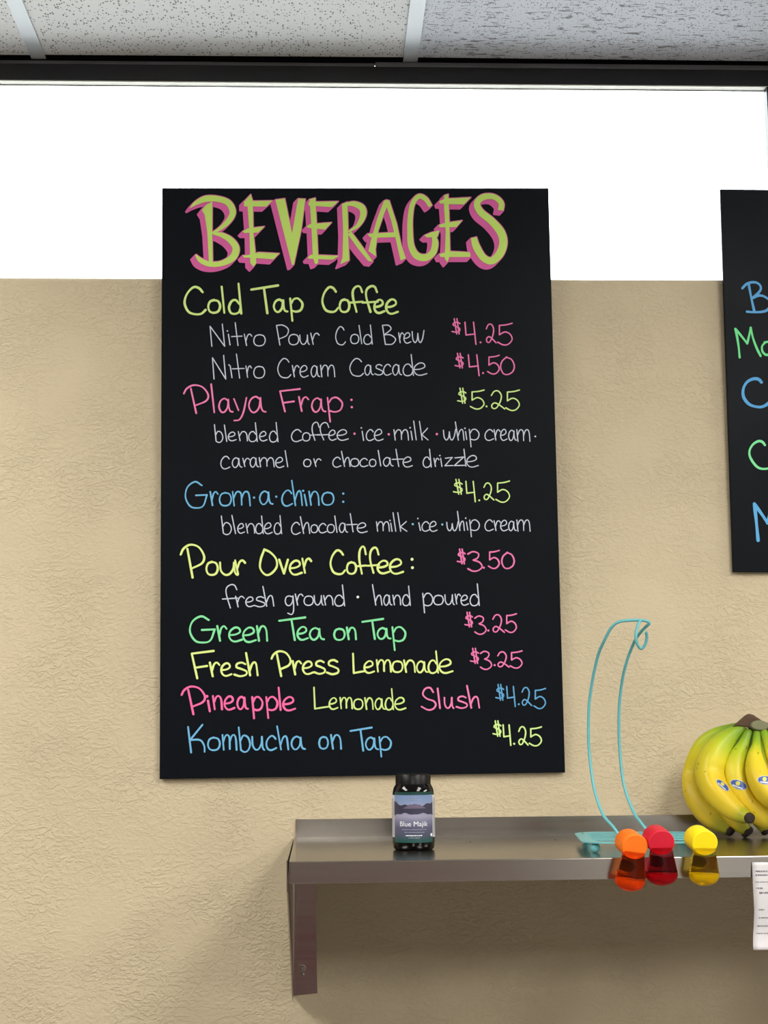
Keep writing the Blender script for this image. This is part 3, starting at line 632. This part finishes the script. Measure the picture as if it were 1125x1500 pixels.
# ------------------------------------------------------------------ supplement bottle
BC = atz(608, 1247, SZ); BC[1] += .026; BCX, BCY = BC[0], BC[1]
PXM = (BCY-.0-EYE[1])/F_PX*.985     # metres per pixel at the bottle
bot = empty('supplement_bottle', (BCX, BCY, SZ), 'black supplement bottle with mountain lake label standing on the steel shelf', 'bottle')
BOT_M = mat('near_black_glass', (7, 6, 8), .07, spec=.35)
CAP_M = mat('black_ribbed_cap', (10, 10, 12), .35, spec=.25)
RB = .0284
top = at(608, 1133, BCY)[2]; H = top-SZ
mb = MB(); mb.lathe([(.020, .0008), (.0245, 0.0002), (.0272, .0025), (RB-.0003, .008), (RB, .012), (RB, .070), (RB-.0004, .075), (RB-.002, .0815), (RB-.0055, .0875), (RB-.0085, .0915), (.0192, .0945), (.0192, H-.004)], (BCX, BCY, SZ), seg=64)
mb.build('body', BOT_M, bot, smooth=True, angle=60)
mb = MB(); rc = .0236
ang = 96; pr = [(rc-.001, H-.0225), (rc, H-.0215), (rc, H-.0025), (rc-.0016, H-.0004), (rc-.003, H), (.00001, H)]
mb.lathe(pr, (BCX, BCY, SZ), seg=ang)
for i, v in enumerate(mb.v):      # knurling
    ring, k = divmod(i, ang)
    if ring in (1, 2) and k % 2: mb.v[i] = (BCX+(v[0]-BCX)*.982, BCY+(v[1]-BCY)*.982, v[2])
mb.build('cap', CAP_M, bot, smooth=True, angle=35)
A0 = math.atan2(EYE[1]-BCY, EYE[0]-BCX)
def cyl(u, z, r):     # u: metres to the right of the label's centre, around the body
    a = A0+u/RB; return (BCX+r*math.cos(a), BCY+r*math.sin(a), SZ+z)
LZ0, LZ1 = .0140, .0730
def patch(name, m, u0, u1, z0f, z1f, lift, parent, n=24):
    mb = MB(); vs = []; fs = []
    for k in range(n+1):
        u = u0+(u1-u0)*k/n
        vs += [cyl(u, z0f(u), RB+lift), cyl(u, z1f(u), RB+lift)]
    fs = [(2*k, 2*k+2, 2*k+3, 2*k+1) for k in range(n)]
    mb.add(vs, fs); return mb.build(name, m, parent, smooth=True, angle=0)
def lm_(n_, c): return mat(n_, c, .35, spec=.5)
lab = patch('label', lm_('label_white', (206, 206, 212)), -.0415, .0415, lambda u: LZ0+.0035, lambda u: LZ1-.0005, .0003, bot, 40)
patch('label_band', lm_('label_green', (22, 62, 56)), -.030, .030, lambda u: LZ0-.003, lambda u: LZ1+.004, .0002, lab, 40)
UW = .0302
sky = mat('label_lake_picture', (120, 145, 190), .35)
tc = N(sky, 'ShaderNodeTexCoord'); sp = N(sky, 'ShaderNodeSeparateXYZ'); L(sky, tc, 'Object', sp, 0)
mr = N(sky, 'ShaderNodeMapRange'); mr.inputs[1].default_value = LZ0-.004; mr.inputs[2].default_value = LZ1; L(sky, sp, 'Z', mr, 0)
rp = ramp(sky, [(0, lin((26, 78, 70))), (.07, lin((34, 76, 74))), (.16, lin((70, 76, 96))), (.32, lin((84, 82, 108))), (.46, lin((118, 118, 144))), (.56, lin((150, 148, 172))), (.74, lin((146, 150, 178))), (.86, lin((126, 144, 180))), (1, lin((116, 138, 178)))])
L(sky, mr, 0, rp, 0); L(sky, rp, 0, bsdf(sky), 'Base Color')
patch('label_picture', sky, -UW, UW, lambda u: LZ0-.0028, lambda u: LZ1, .0005, lab, 32)
hill = lm_('label_hills', (58, 56, 76)); hz = LZ0+.0385
def ridge(u): return hz+.0062+.0035*math.cos(u*95)*0+.006*abs(u/UW)**2.2+.0012*math.sin(u*420)+.0018*math.exp(-(u/.008)**2)
def refl(u): return hz-.0015-.0048*abs(u/UW)**1.3-.0035*math.exp(-((u-.0005)/.007)**2)+.0006*math.sin(u*500+1)
patch('label_hills', hill, -UW, UW, refl, ridge, .0007, lab, 40)
patch('label_hills', lm_('far_hill', (104, 94, 118)), -.0135, .0165, lambda u: hz+.0030, lambda u: hz+.0030+.0060*max(0, 1-((u-.0015)/.0150)**2)+.0004*math.sin(u*900), .0009, lab, 24)
def text_mesh(txt, size, name, m, parent, z, lift, u=0.0, offs=0.0):
    cu = bpy.data.curves.new('t', 'FONT'); cu.body = txt; cu.size = size; cu.align_x = 'CENTER'; cu.offset = offs; cu.resolution_u = 3
    ob = bpy.data.objects.new('t', cu); C.objects.link(ob); bpy.context.view_layer.update()
    me = ob.evaluated_get(bpy.context.evaluated_depsgraph_get()).to_mesh()
    mb = MB(); mb.add([cyl(u+v.co.x, z+v.co.y, RB+lift) for v in me.vertices], [tuple(p.vertices) for p in me.polygons])
    ob.evaluated_get(bpy.context.evaluated_depsgraph_get()).to_mesh_clear()
    bpy.data.objects.remove(ob); bpy.data.curves.remove(cu)
    return mb.build(name, m, parent)
LW = lm_('label_print_white', (232, 236, 242)); LG = lm_('label_print_grey', (150, 158, 178)); DK = lm_('label_print_dark', (90, 90, 100))
text_mesh('Blue Majik', .0092, 'lettering', LW, lab, LZ0+.0185, .0011)
def dashes(u0, u1, z, h, m, seed, vert=False):
    rnd = random.Random(seed); mb = MB(); u = u0
    while u < u1:
        w = rnd.uniform(.0008, .0026)
        hh = h*rnd.uniform(.7, 1)
        q = [(u, z), (min(u+w, u1), z), (min(u+w, u1), z+hh), (u, z+hh)] if not vert else [(z, u), (z+hh, u), (z+hh, min(u+w, u1)), (z, min(u+w, u1))]
        mb.add([cyl(a, b, RB+.0011) for a, b in q], [(0, 1, 2, 3)]); u += w+rnd.uniform(.0003, .0007)
    mb.build('small_print', m, lab)
dashes(-.0155, .0175, LZ0+.0138, .0009, LG, 1); dashes(-.012, .0145, LZ0+.0102, .0009, LG, 2)
dashes(-.0105, .0115, LZ0+.0058, .0014, LW, 3); dashes(-.007, .0085, LZ0+.0030, .0009, LG, 4)
dashes(-.006, .009, LZ1-.0062, .0012, LG, 5); dashes(-.002, .004, LZ1-.0038, .0009, LG, 6)
for s in (-1, 1):
    for c_, sd in ((.0325, 7), (.0355, 8), (.0385, 9)): dashes(LZ0+.006, LZ1-.004, s*c_-.0006, .0012, DK, sd+s, vert=True)
mb = MB(); mb.add([cyl(.0262+.0021*math.cos(a), LZ0+.0068+.0021*math.sin(a), RB+.0011) for a in np.linspace(0, 2*math.pi, 17)[:-1]], [tuple(range(16))]); mb.build('seal', LW, lab)

# ------------------------------------------------------------------ turquoise banana hanger
TEAL = mat('turquoise_enamelled_wire', (98, 176, 182), .35, spec=.5)
hc = np.array([.425, -.25])
hang = empty('banana_hanger', (hc[0], hc[1], SZ), 'turquoise wire banana hanger with empty hook beside the bananas', 'banana hanger')
BZ1 = SZ+.0125; rotb = math.radians(-6)
def hb(x, y, z=BZ1): return (hc[0]+x*math.cos(rotb)-y*math.sin(rotb), hc[1]+x*math.sin(rotb)+y*math.cos(rotb), z)
HX, HY, CRD = .083, .098, .034
def rrect(hx, hy, r_, n=8):
    out = []
    for cx, cy, a0 in ((hx-r_, hy-r_, 0), (-hx+r_, hy-r_, 90), (-hx+r_, -hy+r_, 180), (hx-r_, -hy+r_, 270)):
        for k in range(n+1):
            a = math.radians(a0+90*k/n); out.append((cx+r_*math.cos(a), cy+r_*math.sin(a)))
    return out
outer = rrect(HX, HY, CRD); inner = rrect(HX-.017, HY-.017, CRD-.017)
mb = MB(); n = len(outer)
vs = [hb(*p) for p in outer]+[hb(*p) for p in inner]+[hb(*p, z=BZ1+.0014) for p in outer]+[hb(*p, z=BZ1+.0014) for p in inner]
fs = []
for i in range(n):
    j = (i+1) % n
    fs += [(i, n+i, n+j, j), (2*n+i, 2*n+j, 3*n+j, 3*n+i), (i, j, 2*n+j, 2*n+i), (n+i, 3*n+i, 3*n+j, n+j)]
mb.add(vs, fs); mb.build('base_rim', TEAL, hang)
for k in range(4):
    y = -.048+k*.032
    x = HX-.016
    mb = MB(); mb.prism([hb(-x, y-.0055, BZ1+.0004), hb(x, y-.0055, BZ1+.0004), hb(x, y+.0055, BZ1+.0004), hb(-x, y+.0055, BZ1+.0004)], (0, 0, .0012)); mb.build('slat', TEAL, hang)
for sx in (-1, 1):
    for sy in (-1, 1):
        p = hb(sx*(HX-.017), sy*(HY-.017)); mb = MB()
        mb.lathe([(.00001, -.0127), (.003, -.0122), (.0056, -.0095), (.0066, -.0062), (.0056, -.0028), (.0034, -.0006), (.0030, .001)], p, seg=20); f_ = mb.build('foot', TEAL, hang, smooth=True, angle=0)
    p = hb(sx*(HX-.010), .055, BZ1+.0023); mb = MB(); mb.lathe([(.0016, 0), (.0012, .0005), (.00001, .0007)], p, seg=10); mb.build('screw', SPECK, hang)
def wire(P, r_, name, parent):
    pts = [at(x, y, Y) for x, y, Y in catmull(P, 5)]; mb = MB(); mb.tube(pts, r_, 12); return mb.build(name, TEAL, parent, smooth=True, angle=60)
p1, p2 = atz(908, 1226, BZ1+.001), atz(957, 1225, BZ1+.001)
tipY = -.25
wire([(908,1226,p1[1]),(898,1211,p1[1]+.006),(885,1196,-.222),(876,1175,-.212),(868.6,1146,-.20),(862.8,1096,-.19),(862.5,1042,-.19),(865.5,1012,-.195),(870.4,984,-.205),(877,957,-.22),(885,939,-.235),
      (895,920,-.245),(905,911.5,-.25),(918,909,-.25),(935,908.5,-.25),(947,909.5,-.25),(952,912.5,tipY)], .0021, 'wire_arm', hang)
wire([(957,1225,p2[1]),(948,1216,-.225),(938,1204,-.215),(928,1189,-.20),(914,1150,-.18),(907.7,1096,-.17),(906.8,1046,-.17),(909,1015,-.175),(912.5,992,-.185),(917,973,-.195),(923,955,-.205),
      (932,935,-.225),(942,922,-.24),(948,916.5,-.247),(952,912.5,tipY)], .0021, 'wire_arm', hang)
wire([(938,909,-.252),(934,917,-.257),(931.5,929,-.262),(932.5,941,-.262),(937,949,-.26),(941,949.5,-.26),(945.5,943,-.262),(947.6,933,-.266),(946.4,925.5,-.27)], .0021, 'hook', hang)

# ------------------------------------------------------------------ bananas
def banana_mat():
    m = mat('banana_skin', (230, 200, 40), .42, spec=.4)
    uv = N(m, 'ShaderNodeUVMap'); sp = N(m, 'ShaderNodeSeparateXYZ'); L(m, uv, 0, sp, 0)
    tc = N(m, 'ShaderNodeTexCoord'); nz = N(m, 'ShaderNodeTexNoise', Scale=38.0, Detail=3.0); L(m, tc, 'Object', nz, 0)
    ad = N(m, 'ShaderNodeMath', operation='MULTIPLY_ADD'); ad.inputs[1].default_value = .12; L(m, nz, 0, ad, 0); L(m, sp, 'Y', ad, 2)
    rp = ramp(m, [(.05, lin((92, 122, 30))), (.17, lin((124, 158, 34))), (.30, lin((172, 186, 38))), (.43, lin((212, 198, 44))), (.7, lin((217, 186, 38))), (.93, lin((205, 180, 44))), (1.0, lin((160, 160, 40)))])
    L(m, ad, 0, rp, 0)
    v = N(m, 'ShaderNodeTexNoise', Scale=120.0, Detail=3.0); L(m, tc, 'Object', v, 0)
    sr = ramp(m, [(.685, 0.0), (.72, .8)]); L(m, v, 0, sr, 0)
    mx = N(m, 'ShaderNodeMixRGB'); mx.inputs[2].default_value = lin((120, 92, 30)); L(m, sr, 0, mx, 0); L(m, rp, 0, mx, 1); L(m, mx, 0, bsdf(m), 'Base Color')
    bp = N(m, 'ShaderNodeBump', Strength=.15, Distance=.001); L(m, nz, 0, bp, 'Height'); L(m, bp, 0, bsdf(m), 'Normal')
    return m
BAN = banana_mat(); TIP = mat('banana_blossom_end', (40, 30, 22), .8); CROWN_M = mat('banana_crown', (78, 58, 40), .8)
bc = at(1096, 1228, -.12); bc[2] = SZ
bunch = empty('banana_bunch', tuple(bc), 'bunch of yellow bananas with green necks standing on the steel shelf', 'bananas')
def banana(P, R_, Ys, seg=20):
    """P pixel centreline neck->tip, R_ radii in px, Ys depth at neck/mid/tip"""
    n = len(P); Yf = lambda t: np.interp(t, [0, .5, 1], Ys)
    C_ = catmull([(x, y, r_, Yf(i/(n-1))) for i, ((x, y), r_) in enumerate(zip(P, R_))], 5)
    pts = [at(c[0], c[1], c[3]) for c in C_]; rad = [max(.002, c[2]*(c[3]-EYE[1])/F_PX) for c in C_]
    mb = MB(); mb.tube(pts, rad, seg)
    # five soft edges along the fruit
    m = len(pts)
    for i in range(m):
        for k in range(seg):
            a = 2*math.pi*k/seg; s = 1+.045*math.cos(5*a)*min(1, i/m*3)
            c = pts[i]; v = np.array(mb.v[i*seg+k]); mb.v[i*seg+k] = tuple(c+(v-c)*s)
    Ls = np.concatenate([[0], np.cumsum([np.linalg.norm(pts[i+1]-pts[i]) for i in range(m-1)])]); Ls /= Ls[-1]
    mb.uv = [(k/seg, float(Ls[i])) for i in range(m) for k in range(seg)]
    o = mb.build('banana', BAN, bunch, smooth=True, angle=0)
    d = pts[-1]-pts[-2]; d /= np.linalg.norm(d); r_ = rad[-1]
    t = MB(); t.lathe([(r_*1.0, -.0022), (r_*1.10, .0005), (r_*1.0, .0045), (r_*.6, .0060), (.00001, .0046)], pts[-1], seg=14, axis=d); t.build('blossom_tip', TIP, o, smooth=True, angle=0)
    return o
B = {}
B[1] = banana([(1084,1064),(1067,1069),(1044,1079),(1026,1098),(1015,1130),(1017,1160),(1032,1185),(1052,1202),(1069,1216)], [6,8,11,13.5,14.5,17,18.5,17,8], (-.10,-.055,-.10))
B[2] = banana([(1089,1065.5),(1073,1075.5),(1057,1091.5),(1046,1110),(1040.5,1133),(1048,1157.5),(1067,1179.5),(1086,1193.5),(1097,1198)], [6,11.5,17.3,20.8,21.7,20.2,17.5,12.5,7.4], (-.12,-.13,-.19))
B[3] = banana([(1097,1070),(1087.5,1093),(1080,1112),(1077.7,1133),(1085,1156),(1098,1178),(1115,1193),(1133,1202),(1146,1206)], [5.5,9,14,15.8,17.2,18,17.5,13.5,6.5], (-.125,-.15,-.175))
B[4] = banana([(1108.5,1072),(1108,1092),(1106,1105),(1107.5,1124),(1113.5,1143),(1124,1160),(1139,1173.5),(1155,1184)], [5.5,7,10.5,15,17.4,17.8,15.5,7], (-.125,-.175,-.20))
B[5] = banana([(1117,1069),(1126,1090),(1136,1112),(1146,1134),(1160,1153),(1180,1165)], [5.5,8,13.5,15,14,6.5], (-.125,-.165,-.19))
B[6] = banana([(1124,1067),(1144,1080),(1164,1100),(1180,1126),(1194,1150),(1204,1168)], [5.5,9,14,15,13,6.5], (-.12,-.14,-.14))
B[7] = banana([(1124,1064),(1150,1070),(1182,1090),(1204,1122),(1214,1158),(1212,1190)], [5.5,9,13,14.5,13,6.5], (-.11,-.08,-.08))
B[8] = banana([(1096,1068),(1084,1092),(1074,1125),(1063,1160),(1072,1192),(1094,1218)], [6,11,15,18,17,9], (-.10,-.085,-.11))
B[11] = banana([(1103,1068),(1099,1090),(1098,1120),(1100,1155),(1108,1190),(1122,1216)], [7,12,15,16,15,8], (-.105,-.10,-.11))
B[9] = banana([(1108,1068),(1112,1105),(1114,1145),(1122,1180),(1134,1204),(1150,1220)], [5,9,13,14,12.5,6.5], (-.10,-.085,-.10))
B[10] = banana([(1118,1068),(1140,1105),(1152,1145),(1164,1180),(1176,1204),(1186,1218)], [5,9,13,14,12.5,6.5], (-.10,-.08,-.09))
# crown: the cut stalk the necks grow from
cpx = [(1072,1065),(1080,1058),(1090,1050),(1096,1047),(1104,1049),(1114,1055),(1124,1062),(1130,1070),(1118,1073),(1104,1070),(1092,1065),(1080,1064)]
mb = MB(); bm_f = [at(x, y, -.128) for x, y in cpx]; bm_b = [at(1100+(x-1100)*.9, y-2, -.095) for x, y in cpx]
nn = len(cpx); mb.add(bm_f+bm_b, [tuple(range(nn)), tuple(range(nn, 2*nn))[::-1]]+[(i, nn+i, nn+(i+1) % nn, (i+1) % nn) for i in range(nn)])
mb.build('crown', CROWN_M, bunch, bevel=.002, smooth=True)
GREYG = mat('cut_stalk_face', (112, 112, 84), .8)
mb = MB(); cc = at(1112, 1063, -.128); mb.lathe([(.00001, -.002), (.0135, -.002), (.0142, .001), (.0125, .0035), (.006, .0042), (.00001, .0038)], cc, seg=20, axis=(.1, -1, .25), ellipse=(1.0, .55)); mb.build('stalk_cut', GREYG, bunch, smooth=True)
# oval stickers
bpy.context.view_layer.update()
def sticker(o, cx, cy, a, b, rot):
    dg = bpy.context.evaluated_depsgraph_get(); ev = o.evaluated_get(dg); me = ev.data
    mw = np.array(o.matrix_world)
    loc = np.zeros(3); q = o
    while q is not None: loc += np.array(q.location); q = q.parent
    bv = BVHTree.FromPolygons([Vector(v.co)+Vector(loc) for v in me.vertices], [tuple(p.vertices) for p in me.polygons])
    cr, sr = math.cos(rot), math.sin(rot)
    def proj(x, y, lift):
        X, Y = cx+x*cr-y*sr, cy+x*sr+y*cr; d = Vector(ray(X, Y)); h = bv.ray_cast(Vector(EYE), d)
        if h[0] is None: h = bv.find_nearest(Vector(at(X, Y, -.15)))
        nn_ = h[1]
        if nn_.dot(d) > 0: nn_ = -nn_
        return np.array(h[0]+nn_*lift)
    def disc(a_, b_, lift, name, m, par, x0=0, y0=0, rings=3, seg=24, clip=None):
        mb = MB(); vs = [proj(x0, y0, lift)]; fs = []
        for r_ in range(1, rings+1):
            for k in range(seg):
                t = 2*math.pi*k/seg; x, y = a_*r_/rings*math.cos(t), b_*r_/rings*math.sin(t)
                if clip: y = min(max(y, clip[0]), clip[1])
                vs.append(proj(x0+x, y0+y, lift))
        for k in range(seg): fs.append((0, 1+k, 1+(k+1) % seg))
        for r_ in range(rings-1):
            for k in range(seg): fs.append((1+r_*seg+k, 1+(r_+1)*seg+k, 1+(r_+1)*seg+(k+1) % seg, 1+r_*seg+(k+1) % seg))
        mb.add(vs, fs); return mb.build(name, m, par, smooth=True, angle=0)
    s = disc(a, b, .0004, 'sticker', ST_W, o)
    disc(a*.93, b*.90, .0006, 'sticker_print', ST_B, s) if False else disc(a*.92, b*.9, .0006, 'sticker_print', ST_B, o)
    disc(a*.26, b*.5, .0008, 'sticker_emblem', ST_Y, o, x0=-a*.12, y0=-b*.22, rings=2, seg=12)
    mb = MB(); xs_ = np.linspace(-a*.62, a*.62, 7); vs = [proj(x, b*.30+b*.07*math.cos(x/a*1.4), .0009) for x in xs_]+[proj(x, b*.66+b*.05*math.cos(x/a*1.4), .0009) for x in xs_]
    mb.add(vs, [(i, i+1, 8+i, 7+i) for i in range(6)]); mb.build('sticker_band', ST_W, o)
ST_W = mat('sticker_white', (196, 202, 214), .4); ST_B = mat('sticker_blue', (58, 88, 158), .4); ST_Y = mat('sticker_yellow', (206, 200, 90), .4)
sticker(B[3], 1082, 1149.5, 12.8, 6.6, math.radians(22))
sticker(B[4], 1121, 1143.0, 11.5, 6.4, math.radians(6))
sticker(B[2], 1058.5, 1150.5, 12.0, 4.3, math.radians(42))

# ------------------------------------------------------------------ coloured flip-cap bottles held to the shelf lip
def clip_bottle(cxp, cyp, bx_, by_, tw, bw, capc, glassc, label, lean, word):
    """cap centre px, body bottom centre px, neck and base half widths px"""
    Y = SF-.0225
    ct = at(cxp, cyp, Y-.004); bb = at(bx_, by_, Y); k = (Y-EYE[1])/F_PX
    root = empty(word, tuple((ct+bb)/2), label, 'small bottle', 'coloured capped bottles clipped to the shelf lip')
    g = mat('tinted_clear_plastic', glassc, .06, trans=1.0, ior=1.22, spec=.5)
    ax = (ct-bb); Hh = np.linalg.norm(ax); ax /= Hh; r0, r1 = tw*k, bw*k
    prof = [(.00001, -.0012), (r1*.30, -.0008), (r1*.58, .0010), (r1*.80, .0036), (r1*.94, .0072), (r1, .0115), (r1*.975, .0160)]
    h0 = .0160
    for t in (.25, .5, .75, 1.0): prof.append((r1*.975+(r0-r1*.975)*t, h0+(Hh*.80-h0)*t))
    prof += [(r0*.97, Hh*.88), (.00001, Hh*.885)]
    mb = MB(); mb.lathe(prof, bb, seg=40, axis=ax, ellipse=(1, .62)); mb.build('body', g, root, smooth=True, angle=50)
    lq = mat('tinted_liquid', capc, .1, trans=.35, ior=1.3)
    mb = MB(); mb.lathe([(.00001, .0002), (r1*.30, .0006), (r1*.56, .0022), (r1*.76, .0046), (r1*.87, .0078), (r1*.92, .0112), (r1*.90, .0135), (.00001, .0136)], bb, seg=36, axis=ax, ellipse=(1, .60)); mb.build('liquid', lq, root, smooth=True, angle=40)
    c = mat('flip_cap_plastic', capc, .5, spec=.4)
    rc_ = 19.5*k; ax2 = np.array([lean, -1.0, -.18]); ax2 /= np.linalg.norm(ax2)
    mb = MB(); mb.lathe([(.00001, -.030), (rc_*.7, -.030), (rc_*.93, -.029), (rc_, -.027), (rc_, .0), (rc_*.985, .0015), (rc_*.93, .0022), (.00001, .0024)], ct, seg=48, axis=ax2, ellipse=(1.0, .93)); mb.build('cap', c, root, smooth=True, angle=30)
    mb = MB(); mc = bb+ax*Hh*.50; mc[1] = SF-.0018-.0012; mb.lathe([(.00001, -.0012), (.0066, -.0012), (.0070, 0), (.0066, .0022), (.00001, .0022)], mc, seg=24, axis=(0, -1, 0)); mb.build('magnet', mat('dark_magnet', (52, 40, 34), .5), root, smooth=True, angle=40)
    return root
clip_bottle(929.5,1240,921,1304,16.5,22.5,(246,120,24),(250,150,80),'small orange-capped clear bottle, leftmost of three on the shelf lip',.12,'orange_capped_bottle')
clip_bottle(968.5,1234,970,1296,16.5,23.2,(206,26,52),(224,80,104),'small red-capped crimson bottle between orange and yellow ones on lip',.06,'red_capped_bottle')
clip_bottle(1032,1234.5,1031,1296,16.5,22.5,(244,222,20),(240,214,96),'small yellow-capped bottle on the shelf lip below the bananas',.12,'yellow_capped_bottle')

# ------------------------------------------------------------------ paper ticket on the lip at the right edge
PAPER = mat('thermal_paper', (206, 204, 207), .7, spec=.2); PRN = mat('faint_grey_print', (108, 108, 116), .8)
tk = empty('order_ticket', tuple(at(1140, 1264, SF-.004)), 'white printed paper ticket hanging from the shelf lip, cut by right edge', 'ticket')
def tkp(s, t, lift=0):    # s 0..1 across (80 mm), t 0..1 down
    xl = np.interp(t, [0, .3, .55, .75, 1], [1101.5, 1102, 1103.5, 1103, 1101])
    p = at(xl+s*72, 1263+t*127, SF-.0038); y = -.004*math.sin(t*3.1)+(.012*(t-.75)**2*10 if t > .75 else 0)*-1
    return p+np.array([0, y-lift, 0])
mb = MB(); nu, nv = 8, 24
vs = [tkp(i/nu, j/nv) for j in range(nv+1) for i in range(nu+1)]; mb.add(vs, [(j*(nu+1)+i, (j+1)*(nu+1)+i, (j+1)*(nu+1)+i+1, j*(nu+1)+i+1) for j in range(nv) for i in range(nu)])
pp = mb.build('paper', PAPER, tk, smooth=True, angle=0); sd = pp.modifiers.new('thick', 'SOLIDIFY'); sd.thickness = .0002; sd.offset = -1
rnd = random.Random(4); mb = MB()
for (yy, s0, s1, th) in ((1275,.06,.9,.010),(1280.5,.06,.8,.010),(1291,.05,.6,.005),(1299.5,.07,.18,.011),(1306,.12,.42,.011),(1311,.32,.8,.007),(1317,.33,.7,.007),(1331,.09,.2,.009),(1343,.09,.75,.007),(1355,.07,.7,.007),(1366,.06,.75,.007)):
    t = (yy-1263)/127; s = s0
    while s < s1:
        w = rnd.uniform(.008, .02); q = [tkp(s, t, .0004), tkp(s+w, t, .0004), tkp(s+w, t+th*1.7*rnd.uniform(.6, 1.2), .0004), tkp(s, t+th*1.7, .0004)]
        mb.add(q, [(0, 3, 2, 1)]); s += w+rnd.choice([.004, .005, .015])
mb.build('print', PRN, tk)
mb = MB(); mb.lathe([(.00001, 0), (.008, 0), (.008, .003), (.00001, .0035)], tkp(.5, .05, .0003), seg=20, axis=(0, -1, 0)); mb.build('magnet', mat('black_magnet', (30, 30, 32), .4), tk)
